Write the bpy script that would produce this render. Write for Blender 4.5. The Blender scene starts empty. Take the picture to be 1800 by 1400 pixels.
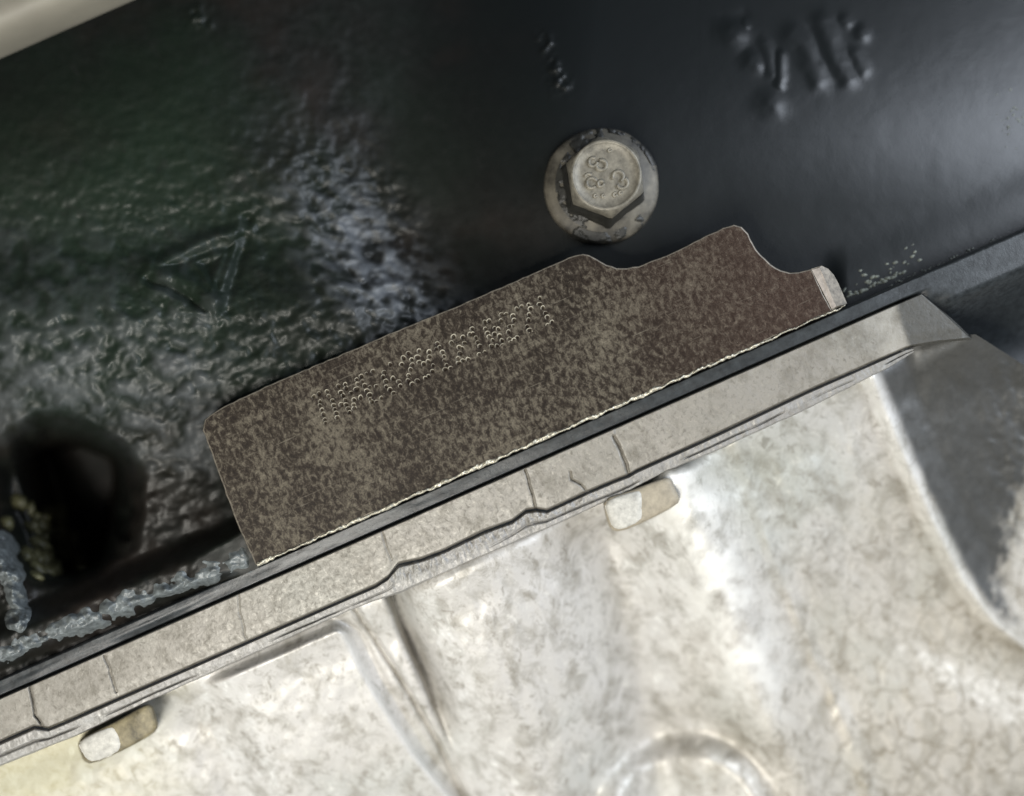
import bpy, bmesh, math, random
import numpy as np
from mathutils import Vector, Matrix

# ------------------------------------------------------------------ camera
# The engine stands level; the phone was held about 23.5 degrees rolled.
SC = bpy.context.scene
C = SC.collection
ROLL = math.radians(23.5)
CR, SR = math.cos(ROLL), math.sin(ROLL)
RIGHT = np.array([CR, 0.0, -SR]); UP = np.array([SR, 0.0, CR])
DIST = 0.150                      # metres from lens to the machined pad
MM = 0.001
MPP = 0.150 / 1800.0              # metres per unit on the pad plane

def frame_pt(x_mm, y_mm, d_mm):   # millimetres right / up of the pad centre, depth behind it
    p = RIGHT * x_mm * MM + UP * y_mm * MM
    return Vector((p[0], d_mm * MM, p[2]))

cam_d = bpy.data.cameras.new('camera')
cam = bpy.data.objects.new('camera', cam_d); C.objects.link(cam)
cam_d.sensor_width = 36.0; cam_d.lens = 36.0
cam_d.clip_start = 0.005; cam_d.clip_end = 10
cam.matrix_world = Matrix(((RIGHT[0], UP[0], 0, 0), (0, 0, -1, -DIST), (RIGHT[2], UP[2], 0, 0), (0, 0, 0, 1)))
cam_d.dof.use_dof = True
cam_d.dof.focus_distance = DIST
cam_d.dof.aperture_fstop = 6.2
SC.camera = cam

# ------------------------------------------------------------------ light
w = bpy.data.worlds.new('World'); SC.world = w; w.use_nodes = True
bg = w.node_tree.nodes['Background']
bg.inputs[0].default_value = (0.55, 0.62, 0.70, 1); bg.inputs[1].default_value = 0.04

def aim(o, target):
    d = (target - o.location).normalized()
    o.rotation_euler = d.to_track_quat('-Z', 'Y').to_euler()

def spot(name, pos, tgt, half, blend, watts, col, size):
    l = bpy.data.lights.new(name, 'SPOT'); o = bpy.data.objects.new(name, l); C.objects.link(o)
    o.location = frame_pt(*pos); aim(o, frame_pt(*tgt))
    l.spot_size = 2 * math.radians(half); l.spot_blend = blend
    l.energy = watts; l.color = col; l.shadow_soft_size = size
    return o

def area(name, pos, tgt, sx, sy, watts, col):
    l = bpy.data.lights.new(name, 'AREA'); o = bpy.data.objects.new(name, l); C.objects.link(o)
    o.location = frame_pt(*pos); aim(o, frame_pt(*tgt))
    l.shape = 'RECTANGLE'; l.size = sx; l.size_y = sy; l.energy = watts; l.color = col
    return o

area('phone_lamp', (-45, -130, -215), (-10, -20, 0), 0.11, 0.09, 0.71, (1.0, 0.96, 0.88))
spot('torch', (-60, -75, -245), (-30, -40, 0), 45, 0.5, 0.74, (1.0, 0.96, 0.88), 0.012)
area('workshop_tube', (-170, -330, -110), (-40, -20, 0), 0.30, 0.08, 0.40, (0.88, 0.95, 1.0))
area('workshop_window', (265, 110, -165), (70, 20, 0), 0.16, 0.30, 1.45, (0.82, 0.89, 1.0))

SC.view_settings.view_transform = 'Standard'
SC.view_settings.look = 'None'
SC.view_settings.exposure = 0.0
SC.view_settings.gamma = 1.0

# ------------------------------------------------------------------ helpers
def P(px, py, d):
    """photo-plane unit (1800 wide) at depth d millimetres -> world metres (arrays allowed)"""
    px = np.asarray(px, float); py = np.asarray(py, float); d = np.asarray(d, float) * MM
    k = (DIST + d) / DIST * MPP
    a = (px - 900.0) * k; b = (700.0 - py) * k
    return np.stack([RIGHT[0] * a + UP[0] * b, d + 0 * a, RIGHT[2] * a + UP[2] * b], -1)

def PV(px, py, d):
    return Vector(P(px, py, d).tolist())

def sm(a, b, x):
    t = np.clip((x - a) / (b - a), 0, 1); return t * t * (3 - 2 * t)

def gauss(x, s):
    return np.exp(-(x / s) ** 2)

_tabs = {}
def vnoise(x, y, seed):
    if seed not in _tabs:
        _tabs[seed] = np.random.RandomState(seed).rand(256, 256)
    T = _tabs[seed]
    xi = np.floor(x).astype(int); yi = np.floor(y).astype(int)
    fx = x - xi; fy = y - yi
    fx = fx * fx * fx * (fx * (fx * 6 - 15) + 10); fy = fy * fy * fy * (fy * (fy * 6 - 15) + 10)
    a = T[xi & 255, yi & 255]; b = T[(xi + 1) & 255, yi & 255]
    c = T[xi & 255, (yi + 1) & 255]; d = T[(xi + 1) & 255, (yi + 1) & 255]
    return (a * (1 - fx) + b * fx) * (1 - fy) + (c * (1 - fx) + d * fx) * fy

def fbm(x, y, per, seed, octv=4, gain=0.5, ax=1.0, ay=1.0, rot=0.0):
    c, s = math.cos(rot), math.sin(rot)
    u = (x * c + y * s) / (per * ax) + 40; v = (-x * s + y * c) / (per * ay) + 40
    r = 0; a = 1.0; tot = 0
    for o in range(octv):
        r = r + a * vnoise(u, v, seed + o); tot += a
        u = u * 2.03 + 11.3; v = v * 2.03 + 5.7; a *= gain
    return r / tot - 0.5

def dist_poly(x, y, pts):
    """distance to a polyline"""
    best = np.full(np.shape(x), 1e9)
    for (x0, y0), (x1, y1) in zip(pts[:-1], pts[1:]):
        dx, dy = x1 - x0, y1 - y0
        t = np.clip(((x - x0) * dx + (y - y0) * dy) / (dx * dx + dy * dy), 0, 1)
        best = np.minimum(best, np.hypot(x - x0 - t * dx, y - y0 - t * dy))
    return best

def yx(pts):
    """polyline y -> x"""
    p = sorted((b, a) for a, b in pts)
    return lambda y: np.interp(y, [q[0] for q in p], [q[1] for q in p])

def xy(pts):
    return lambda x: np.interp(x, [q[0] for q in pts], [q[1] for q in pts])

def link(name, me, m, parent=None, label=None, smooth=True):
    o = bpy.data.objects.new(name, me); C.objects.link(o)
    if m: me.materials.append(m)
    if smooth: me.polygons.foreach_set('use_smooth', [True] * len(me.polygons))
    if parent: o.parent = parent
    if label: o['label'] = label
    return o

def grid_mesh(name, V, flip=False):
    n, m, _ = V.shape
    idx = np.arange(n * m).reshape(n, m)
    q = np.stack([idx[:-1, :-1], idx[1:, :-1], idx[1:, 1:], idx[:-1, 1:]], -1).reshape(-1, 4)
    if flip: q = q[:, ::-1]
    me = bpy.data.meshes.new(name)
    me.vertices.add(n * m); me.vertices.foreach_set('co', V.reshape(-1).astype(np.float32))
    me.loops.add(q.size); me.loops.foreach_set('vertex_index', q.reshape(-1).astype(np.int32))
    me.polygons.add(len(q))
    me.polygons.foreach_set('loop_start', np.arange(0, q.size, 4, dtype=np.int32))
    me.polygons.foreach_set('loop_total', np.full(len(q), 4, dtype=np.int32))
    me.update(calc_edges=True)
    return me

def attr(me, name, arr):
    a = me.attributes.new(name, 'FLOAT', 'POINT'); a.data.foreach_set('value', np.asarray(arr, np.float32).reshape(-1)); return me

def pydata(name, verts, faces):
    me = bpy.data.meshes.new(name); me.from_pydata([tuple(v) for v in verts], [], faces); me.update(); return me

def empty(name, label, cat, loc=None):
    o = bpy.data.objects.new(name, None); C.objects.link(o); o.empty_display_size = 0.01
    o['label'] = label; o['category'] = cat
    return o

def tag(o, label, cat):
    o['label'] = label; o['category'] = cat; return o

def chaikin(pts, n=2, closed=True):
    for _ in range(n):
        out = []
        L = len(pts)
        for i in range(L if closed else L - 1):
            a, b = pts[i], pts[(i + 1) % L]
            out += [(a[0] * .75 + b[0] * .25, a[1] * .75 + b[1] * .25), (a[0] * .25 + b[0] * .75, a[1] * .25 + b[1] * .75)]
        if not closed: out = [pts[0]] + out + [pts[-1]]
        pts = out
    return pts

# ------------------------------------------------------------------ materials
def lin(r, g, b):
    f = lambda c: ((c / 255 + 0.055) / 1.055) ** 2.4 if c > 10 else c / 255 / 12.92
    return (f(r), f(g), f(b), 1)

class Mat:
    def __init__(self, name):
        self.m = bpy.data.materials.new(name); self.m.use_nodes = True
        self.t = self.m.node_tree; self.b = self.t.nodes['Principled BSDF']
        tc = self.n('ShaderNodeTexCoord'); mp = self.n('ShaderNodeMapping')
        mp.inputs['Scale'].default_value = (1000, 1000, 1000)
        self.l(tc.outputs['Object'], mp.inputs[0]); self.v = mp.outputs[0]     # millimetres
    def n(self, k): return self.t.nodes.new(k)
    def l(self, a, b): self.t.links.new(a, b)
    def noise(self, scale, detail=4, rough=0.55, dist=0.0, vec=None):
        n = self.n('ShaderNodeTexNoise'); n.inputs['Scale'].default_value = scale
        n.inputs['Detail'].default_value = detail; n.inputs['Roughness'].default_value = rough
        n.inputs['Distortion'].default_value = dist
        self.l(vec or self.v, n.inputs['Vector']); return n.outputs['Fac']
    def stretch(self, sx, sz, rot=0.0):
        mp = self.n('ShaderNodeMapping'); mp.inputs['Scale'].default_value = (sx, 1, sz)
        mp.inputs['Rotation'].default_value = (0, rot, 0)
        self.l(self.v, mp.inputs[0]); return mp.outputs[0]
    def vor(self, scale, feature='DISTANCE_TO_EDGE', vec=None, rnd=1.0):
        n = self.n('ShaderNodeTexVoronoi'); n.feature = feature; n.inputs['Scale'].default_value = scale
        n.inputs['Randomness'].default_value = rnd
        self.l(vec or self.v, n.inputs['Vector']); return n.outputs['Distance']
    def ramp(self, fac, stops):
        n = self.n('ShaderNodeValToRGB'); e = n.color_ramp.elements
        while len(e) < len(stops): e.new(0.5)
        for q, (p, c) in zip(e, stops):
            q.position = p; q.color = c if len(c) == 4 else (*c, 1)
        self.l(fac, n.inputs[0]); return n.outputs[0]
    def mix(self, fac, a, b, mode='MIX'):
        n = self.n('ShaderNodeMix'); n.data_type = 'RGBA'; n.blend_type = mode
        for s, x in ((0, fac), (6, a), (7, b)):
            if hasattr(x, 'is_linked'): self.l(x, n.inputs[s])
            else: n.inputs[s].default_value = x
        return n.outputs[2]
    def math(self, op, a, b=0.5, c=None, clamp=False):
        n = self.n('ShaderNodeMath'); n.operation = op; n.use_clamp = clamp
        for s, x in enumerate((a, b) if c is None else (a, b, c)):
            if hasattr(x, 'is_linked'): self.l(x, n.inputs[s])
            else: n.inputs[s].default_value = x
        return n.outputs[0]
    def attr(self, name):
        n = self.n('ShaderNodeAttribute'); n.attribute_name = name; return n.outputs['Fac']
    def near(self, x, z, rad, soft):
        p = self.sep()
        d = self.math('SQRT', self.math('ADD', self.math('POWER', self.math('SUBTRACT', p[0], x), 2.0), self.math('POWER', self.math('SUBTRACT', p[2], z), 2.0)))
        d = self.math('ADD', d, self.math('MULTIPLY', self.math('SUBTRACT', self.noise(0.06, 3), 0.5), 40.0))
        m = self.n('ShaderNodeMapRange'); m.inputs['From Min'].default_value = rad + soft; m.inputs['From Max'].default_value = rad - soft
        self.l(d, m.inputs['Value']); return m.outputs[0]
    def sep(self):
        n = self.n('ShaderNodeSeparateXYZ'); self.l(self.v, n.inputs[0]); return n.outputs
    def bump(self, h, strength=0.5, dist=0.1, prev=None):
        n = self.n('ShaderNodeBump'); n.inputs['Strength'].default_value = strength
        n.inputs['Distance'].default_value = dist * MM
        self.l(h, n.inputs['Height'])
        if prev: self.l(prev, n.inputs['Normal'])
        return n.outputs[0]
    def out(self, col=None, rough=None, metal=None, spec=None, nrm=None, coat=None):
        b = self.b
        for k, x in (('Base Color', col), ('Roughness', rough), ('Metallic', metal), ('Specular IOR Level', spec), ('Normal', nrm), ('Coat Weight', coat)):
            if x is None: continue
            if hasattr(x, 'is_linked'): self.l(x, b.inputs[k])
            else: b.inputs[k].default_value = x
        return self.m

def mat_black(name, tintscale=0.035):
    M = Mat(name)
    t = M.noise(tintscale, 3, 0.6)
    col = M.ramp(t, [(0.36, (0.006, 0.0085, 0.0062)), (0.5, (0.0062, 0.0068, 0.0055)), (0.62, (0.0125, 0.0098, 0.0078))])
    col = M.mix(M.near(-48, 48, 26, 16), col, (0.0085, 0.0165, 0.0098, 1))
    dust_and_highlight = M.noise(0.25, 6, 0.65)
    col = M.mix(M.ramp(dust_and_highlight, [(0.56, (0, 0, 0)), (0.75, (0.6, 0.6, 0.6))]), col, (0.015, 0.0155, 0.0145, 1))
    fine = M.noise(2.2, 5, 0.6)
    col = M.mix(M.attr('dust_and_highlight'), col, (0.110, 0.118, 0.126, 1))  # highlights of the rough skin put in as pale grey
    x = M.sep()
    smooth = M.ramp(M.math('MULTIPLY_ADD', x[0], 0.02, 0.15), [(0.2, (0,) * 3), (0.75, (1,) * 3)])   # smooth paint on the flat wall
    col = M.mix(smooth, col, (0.0065, 0.0082, 0.0088, 1))
    r1 = M.ramp(M.noise(0.6, 5), [(0.3, (0.44,) * 3), (0.7, (0.56,) * 3)])
    rough = M.mix(smooth, r1, (0.35, 0.35, 0.35, 1))
    n1 = M.bump(fine, 0.2, 0.06)
    return M.out(col, rough, 0.0, M.mix(smooth, (0.34, 0.34, 0.34, 1), (0.5, 0.5, 0.5, 1)), n1)

def mat_pad():
    M = Mat('mottled_machined_steel')
    s = M.stretch(1.1, 0.8)
    a = M.noise(1.15, 8, 0.72, 0.4, s)
    b = M.noise(0.10, 3, 0.5)
    x = M.sep()
    right = M.math('MULTIPLY_ADD', x[0], 0.016, 0.15)          # browner, evener oil film towards the notched end
    f = M.math('ADD', a, M.math('MULTIPLY', M.math('SUBTRACT', b, 0.5), 0.35))
    blot = M.ramp(f, [(0.38, (0.0125, 0.0092, 0.0067)), (0.475, (0.0255, 0.0196, 0.0143)), (0.55, (0.068, 0.058, 0.0435)), (0.70, (0.122, 0.107, 0.080))])
    oil = M.ramp(a, [(0.38, (0.028, 0.017, 0.012)), (0.52, (0.042, 0.028, 0.021)), (0.66, (0.078, 0.060, 0.046))])
    fr = M.ramp(right, [(0.38, (0, 0, 0)), (0.85, (1, 1, 1))])
    col = M.mix(fr, blot, oil)
    g = M.noise(4.0, 4, 0.65)
    col = M.mix(0.6, col, M.ramp(g, [(0.3, (0.30,) * 3), (0.7, (1.7,) * 3)]), 'MULTIPLY')
    sp = M.noise(5.0, 2, 0.5)
    col = M.mix(M.ramp(sp, [(0.70, (0,) * 3), (0.77, (0.7,) * 3)]), col, (0.28, 0.26, 0.20, 1))
    scr = M.ramp(M.noise(1.2, 2, 0.5, 0.2, M.stretch(0.10, 3.2, math.radians(65))), [(0.66, (0,) * 3), (0.74, (0.35,) * 3)])
    col = M.mix(scr, col, (0.20, 0.18, 0.14, 1))
    painted_light = M.attr('painted_light')
    col = M.mix(M.math('MULTIPLY', painted_light, 1.0, clamp=True), col, (0.50, 0.465, 0.37, 1))  # lit rim arcs put into the colour
    col = M.mix(M.math('MULTIPLY', painted_light, -1.0, clamp=True), col, (0.022, 0.016, 0.011, 1))  # shade in the pits put into the colour
    grain = M.noise(3.5, 5, 0.7)
    lines = M.noise(2.0, 3, 0.6, 0, M.stretch(0.06, 2.5, math.radians(8)))
    h = M.math('ADD', grain, M.math('MULTIPLY', lines, 0.35))
    return M.out(col, M.ramp(a, [(0.4, (0.50,) * 3), (0.65, (0.62,) * 3)]), 0.0, 0.12, M.bump(h, 0.6, 0.05))

def mat_plain(name, col, rough=0.5, metal=0.0, nscale=1.5, bstr=0.4, bd=0.06, var=0.5):
    M = Mat(name)
    t = M.noise(nscale, 6, 0.65)
    c = M.mix(1.0, (*col, 1), M.ramp(t, [(0.3, (1 - var,) * 3), (0.7, (1 + var * 0.7,) * 3)]), 'MULTIPLY')
    return M.out(c, rough, metal, 0.5, M.bump(M.noise(nscale * 2.5, 5, 0.65), bstr, bd))

def mat_alu(name, dark=1.0, blotch=0.22, cracks=True, warm=0.0, stain=1.0, fine=0.7, tint=(1, 1, 1), metal=0.1):
    M = Mat(name)
    big = M.noise(0.05, 3, 0.5)
    base = M.ramp(big, [(0.35, (0.46 * dark, 0.458 * dark, 0.43 * dark)), (0.5, (0.50 * dark, 0.485 * dark, 0.455 * dark)), (0.65, (0.51 * dark, 0.495 * dark, 0.47 * dark))])
    s = M.stretch(1.12, 0.9, math.radians(25))
    n1 = M.noise(blotch, 8, 0.70, 0.5, s)
    c = M.mix(M.ramp(n1, [(0.47, (0,) * 3), (0.64, (0.8 * stain,) * 3)]), base, (0.27 * dark, 0.255 * dark, 0.22 * dark, 1))
    n2 = M.noise(fine, 6, 0.72, 0.5, s)
    c = M.mix(M.ramp(n2, [(0.53, (0,) * 3), (0.66, (0.8 * stain,) * 3)]), c, (0.21 * dark, 0.195 * dark, 0.165 * dark, 1))
    c = M.mix(M.ramp(n2, [(0.30, (0.8,) * 3), (0.43, (0,) * 3)]), c, (0.66 * dark, 0.645 * dark, 0.60 * dark, 1))
    if cracks:
        wv = M.n('ShaderNodeVectorMath'); wv.operation = 'ADD'
        nn = M.n('ShaderNodeTexNoise'); nn.inputs['Scale'].default_value = 0.45; nn.inputs['Detail'].default_value = 4
        M.l(M.v, nn.inputs['Vector'])
        sc = M.n('ShaderNodeVectorMath'); sc.operation = 'SCALE'; sc.inputs['Scale'].default_value = 3.0
        M.l(nn.outputs['Color'], sc.inputs[0]); M.l(M.v, wv.inputs[0]); M.l(sc.outputs[0], wv.inputs[1])
        e = M.vor(0.20, vec=wv.outputs[0])
        xx = M.sep(); pos = M.math('SUBTRACT', M.math('MULTIPLY', xx[0], 0.010), M.math('MULTIPLY', xx[2], 0.008))
        msk = M.ramp(M.math('ADD', pos, M.math('SUBTRACT', M.noise(0.08, 2), 0.5)), [(0.66, (0,) * 3), (0.95, (1,) * 3)])
        cr = M.math('MULTIPLY', M.ramp(e, [(0.0, (0.7,) * 3), (0.040, (0,) * 3)]), msk)
        c = M.mix(cr, c, (0.16 * dark, 0.14 * dark, 0.10 * dark, 1))
    if cracks:
        c = M.mix(M.math('MULTIPLY', M.near(-92, -24, 17, 10), 0.75), c, M.mix(n1, (0.36, 0.33, 0.18, 1), (0.42, 0.39, 0.27, 1)))
        c = M.mix(M.math('MULTIPLY', M.near(48, -78, 34, 22), 0.6), c, (1.0, 0.93, 0.80, 1), 'MULTIPLY')
        c = M.mix(M.math('MULTIPLY', M.near(32, -12, 20, 12), 0.7), c, (0.84, 0.87, 0.82, 1), 'MULTIPLY')
    c = M.mix(M.attr('painted_light'), c, (0.80 * dark, 0.79 * dark, 0.75 * dark, 1))  # highlights on the casting painted pale
    shade_mask = M.attr('paint')  # mask of the shadow painted over the sump and flange ends
    c = M.mix(shade_mask, c, M.ramp(M.noise(0.8, 5, 0.7), [(0.3, (0.062, 0.063, 0.060)), (0.70, (0.078, 0.078, 0.074)), (0.77, (0.20, 0.20, 0.195))]))  # shadow at the sump's end put in as dark grey
    h = M.math('ADD', n2, M.math('MULTIPLY', M.noise(2.5, 4, 0.6), 0.5))
    r = M.ramp(n2, [(0.4, (0.36,) * 3), (0.62, (0.60,) * 3)])
    c = M.mix(1.0, c, (*tint, 1), 'MULTIPLY')
    return M.out(c, r, metal, 0.5, M.bump(h, 0.6, 0.10))

M_BLACK = mat_black('oily_black_cast_iron')
M_CRUST = mat_plain('crust_painted_highlight', (0.12, 0.135, 0.138), 0.42, 0.0, 0.9, 0.4, 0.08, 0.6)
M_RAIL = mat_plain('dark_painted_rail', (0.026, 0.030, 0.032), 0.40, 0.0, 0.9, 0.5, 0.08, 0.6)
M_PAD = mat_pad()
M_BURR = mat_plain('bright_burr', (0.55, 0.52, 0.42), 0.42, 0.5, 2.5, 0.6, 0.06, 0.6)
M_PEEN = mat_plain('freshly_peened_steel', (0.26, 0.24, 0.195), 0.38, 0.4, 2.0, 0.4, 0.03, 0.5)
M_PIT = mat_plain('shaded_pit', (0.035, 0.026, 0.019), 0.5, 0.0, 2.0, 0.3, 0.03, 0.5)
M_RIM = mat_plain('rubbed_steel_rim', (0.17, 0.15, 0.12), 0.5, 0.2, 1.5, 0.3, 0.04, 0.6)
M_EDGE = mat_plain('lit_strip_steel', (0.34, 0.30, 0.26), 0.5, 0.3, 1.2, 0.3, 0.04, 0.35)
M_FLANGE = mat_alu('grey_brown_flange', 0.48, 0.30, False, stain=0.85, fine=1.3, tint=(0.98, 0.95, 0.88))
M_SEAL = mat_alu('crumbly_sealant', 0.54, 0.5, False, stain=0.7, fine=1.4)
M_PAN = mat_alu('blotchy_cast_aluminium', 1.0, stain=0.95, fine=0.46, metal=0.2)
M_TABW = mat_plain('lug_lit_white', (0.44, 0.43, 0.39), 0.6, 0.0, 0.9, 0.6, 0.1, 0.35)
M_TABB = mat_plain('olive_brown_scale', (0.17, 0.145, 0.085), 0.6, 0.0, 0.5, 0.5, 0.08, 0.7)
M_TABG = mat_plain('buff_scale', (0.30, 0.265, 0.20), 0.6, 0.0, 0.7, 0.5, 0.08, 0.3)
M_BOLT = mat_plain('dull_zinc', (0.175, 0.162, 0.130), 0.5, 0.2, 0.9, 0.6, 0.08, 0.45)
M_BOLTW = mat_plain('stained_zinc', (0.092, 0.084, 0.066), 0.55, 0.2, 0.30, 0.5, 0.08, 0.85)
M_BOLTD = mat_plain('black_overpaint_and_shadow', (0.022, 0.022, 0.019), 0.5, 0.0, 1.0, 0.6, 0.08, 0.6)
M_SLUDGE = mat_plain('olive_sludge', (0.075, 0.073, 0.036), 0.5, 0.0, 0.6, 0.6, 0.2, 0.6)
M_CHIP = mat_plain('grey_green_chips', (0.15, 0.165, 0.14), 0.6, 0.0, 1.5, 0.4, 0.05, 0.5)
M_COVER = mat_plain('beige_moulding', (0.22, 0.205, 0.165), 0.6, 0.0, 0.06, 0.1, 0.05, 0.2)

# ------------------------------------------------------------------ guide curves (photo-plane units)
SL = -0.4396
rail_bot = lambda x: 962 + SL * (x - 600)
rail_top = lambda x: 929 + SL * (x - 600)
SEAM = [(-900, 1699), (-400, 1480), (0, 1305), (60, 1278), (85, 1282), (110, 1272), (393, 1148), (600, 1057), (660, 1031), (682, 1016), (700, 993), (740, 984), (780, 969), (850, 935),
        (900, 917), (925, 898), (943, 896), (961, 899), (990, 886), (1030, 867), (1080, 846), (1105, 837), (1118, 829), (1183, 800), (1250, 769), (1417, 690), (1592, 614), (1650, 604), (1715, 598), (1800, 652), (2150, 880), (2600, 1170)]
seam = xy(SEAM)
LIPB = [(-900, 1745), (-400, 1525), (0, 1347), (134, 1294), (283, 1223), (450, 1148), (600, 1080), (660, 1056), (700, 1044), (777, 1010), (983, 920), (1106, 864), (1172, 828), (1250, 797), (1409, 724), (1560, 648), (1608, 618), (1650, 608), (1715, 602), (1800, 656), (2150, 884), (2600, 1174)]
lipb = xy(LIPB)

# ================================================================== ENGINE BLOCK
block = empty('engine_block', 'black painted cast iron engine block with a bare stamped steel pad', 'engine block')
HOLE = (105, 885)

def lip_line(x): return 1150 - 0.408 * x

def lumps(X, Y):
    return 0.9 * fbm(X, Y, 26, 21, 2, 0.4, 1.1, 0.9, 0.25) + 0.55 * fbm(X, Y, 14, 31, 2, 0.4, 1.1, 0.9, 0.25)

def wall_depth(X, Y):
    dp = 7.0 + 0 * X
    dp = dp + 16 * sm(360, -380, Y)                                   # the wall leans back towards the top
    # left bulge and the deep channel to its right
    xf = 535 + 0.50 * np.clip(Y - 250, 0, 400)
    wf = 230 - 150 * sm(120, 380, Y)
    dp = dp - 6.0 * sm(xf + wf, xf - wf, X) + 2.0
    dp = dp + 7.0 * sm(1030, 690, X + 0.10 * (Y - 250)) * sm(560, 400, Y)
    # flank facing down, then the recess below it
    edge = 790 + 0.12 * (X - 250) + 18 * fbm(X, Y, 160, 5)
    dp = dp + 6.0 * sm(edge - 170, edge + 40, Y) * sm(640, 380, X) * sm(620, 300, X)
    # recess ends in the rough lip above the rail
    L = lip_line(X); k = Y - L
    lipm = sm(500, 440, X)
    dp = dp - lipm * (7.5 * sm(-75, -22, k)) 
    dp = dp + lipm * 2.5 * sm(6, 34, k)
    # round core hole
    r = np.hypot(X - HOLE[0], (Y - HOLE[1]) * 0.95) + 40 * fbm(X, Y, 90, 15, 3)
    dp = dp + (13 + 26 * sm(40, 110, X - 0.3 * (Y - 885))) * sm(172 - 16 * sm(60, 150, X), 78 + 20 * sm(60, 150, X), r) ** 1.7
    # lower left crusty patch
    r2 = np.hypot(X - 0, (Y - 1035) * 0.7)
    dp = dp - 3.5 * sm(70, 20, r2)
    ty2 = 505 - 0.44 * (X - 1480)
    dp = dp - 1.6 * sm(ty2 - 90, ty2 + 20, Y) * sm(1440, 1490, X)
    # cast skin
    A = sm(740, 600, X) * (0.18 + 0.50 * sm(150, 520, Y + 0.2 * X) + .25 * gauss(Y - 640, 150) * sm(60, 200, X))
    band = gauss(X - (xf + 10), 95) * sm(180, 360, Y) * sm(640, 540, Y)
    A = np.maximum(A * 0.7, 1.5 * band)
    A = A * (0.1 + 0.9 * sm(100, 165, r))
    lump = lumps(X, Y)
    dp = dp - A * (1.7 * lump + 0.55 * fbm(X, Y, 13, 451, 2, .5, 1.2, .9, .3)) - 0.9 * band * fbm(X, Y, 15, 31, 2, 0.4, 1.3, 0.8, 0.35) - 1.2 * sm(80, 30, r2) * fbm(X, Y, 18, 35, 3)
    dp = dp - np.clip(1 - A, 0, 1) * 0.05 * fbm(X, Y, 45, 51, 3)
    dp = dp - 0.4 * fbm(X, Y, 210, 61, 2) * sm(800, 500, X)
    dp = np.maximum(dp, 1.2 + 0.2 * lump)
    # scattered drips of paint high on the wall
    for cx, cy, s, h in ((955, 70, 11, .8), (962, 85, 9, .7), (975, 125, 12, .9), (985, 150, 13, .8), (968, 108, 8, .6), (350, 25, 16, 1.0), (362, 38, 9, .8)):
        dp = dp - 0.7 * h * gauss(np.hypot(X - cx, Y - cy), s * 1.3) * np.clip(0.35 + 2.6 * fbm(X, Y, 11, 441, 2), 0, 1.3)
    return dp

nx, nv = 1060, 440
xs = np.linspace(-800, 2600, nx)
vv = np.linspace(0, 1, nv)
X = np.repeat(xs[:, None], nv, 1)
Y = -380 + (rail_top(X) + 6 + 380) * vv[None, :]
D = wall_depth(X, Y)
def dust_and_highlight(X, Y):
    # highlights on the lumps and flank of the rough skin, painted in grey
    xf = 535 + 0.50 * np.clip(Y - 250, 0, 400)
    hi = sm(-0.28, 0.36, lumps(X, Y)); fi = sm(-0.22, 0.30, fbm(X, Y, 15, 31, 2, 0.4, 1.3, 0.8, 0.35) + .3 * lumps(X, Y))
    z1 = 1.25 * gauss(X - (xf + 2 + 0.10 * (Y - 400)), 85) * sm(240, 470, Y + 40 * fbm(X, Y, 70, 401, 2)) * sm(590, 525, Y)
    z2 = sm(560, 690, Y + 0.1 * X + 60 * fbm(X, Y, 110, 405, 3)) * sm(880, 800, Y) * sm(420, 340, X) * 0.65 * sm(120, 210, np.hypot(X - HOLE[0], Y - HOLE[1] - 10))
    z3 = 0.30 * sm(330, 480, Y + 60 * fbm(X, Y, 110, 409, 3)) * sm(700, 600, Y) * sm(480, 300, X)
    return np.clip(z1 * (0.04 + 0.90 * fi) + 0.6 * z2 * (0.02 + 0.9 * hi) + 0.8 * z3 * (.05 + .8 * hi), 0, 1)

PATCHES = [(205, 355, 470, 575), (1230, -30, 1575, 240)]
D2 = D.copy()
for (x0, y0, x1, y1) in PATCHES:
    D2 += 4.0 * sm(x0 + 6, x0 + 14, X) * sm(x1 - 6, x1 - 14, X) * sm(y0 + 6, y0 + 14, Y) * sm(y1 - 6, y1 - 14, Y)
me = grid_mesh('casting_wall', P(X, Y, D2), True)
attr(me, 'dust_and_highlight', dust_and_highlight(X, Y))
wall = link('casting_wall', me, M_BLACK, block)

def side(X, Y, a, b):      # signed distance to the line a-b, positive to its right on the picture plane
    dx, dy = b[0] - a[0], b[1] - a[1]; L = math.hypot(dx, dy)
    return (-(X - a[0]) * dy + (Y - a[1]) * dx) / L

def relief_patch(name, box, f, m):
    x0, y0, x1, y1 = box
    X, Y = np.meshgrid(np.linspace(x0, x1, int((x1 - x0) / 2)), np.linspace(y0, y1, int((y1 - y0) / 2)), indexing='ij')
    e = np.minimum(np.minimum(X - x0, x1 - X), np.minimum(Y - y0, y1 - Y))
    D = wall_depth(X, Y) - 0.02 + (f(X, Y)) * sm(14, 26, e)
    me = grid_mesh(name, P(X, Y, D), True); attr(me, 'dust_and_highlight', dust_and_highlight(X, Y))
    return link(name, me, m, block)

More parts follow.
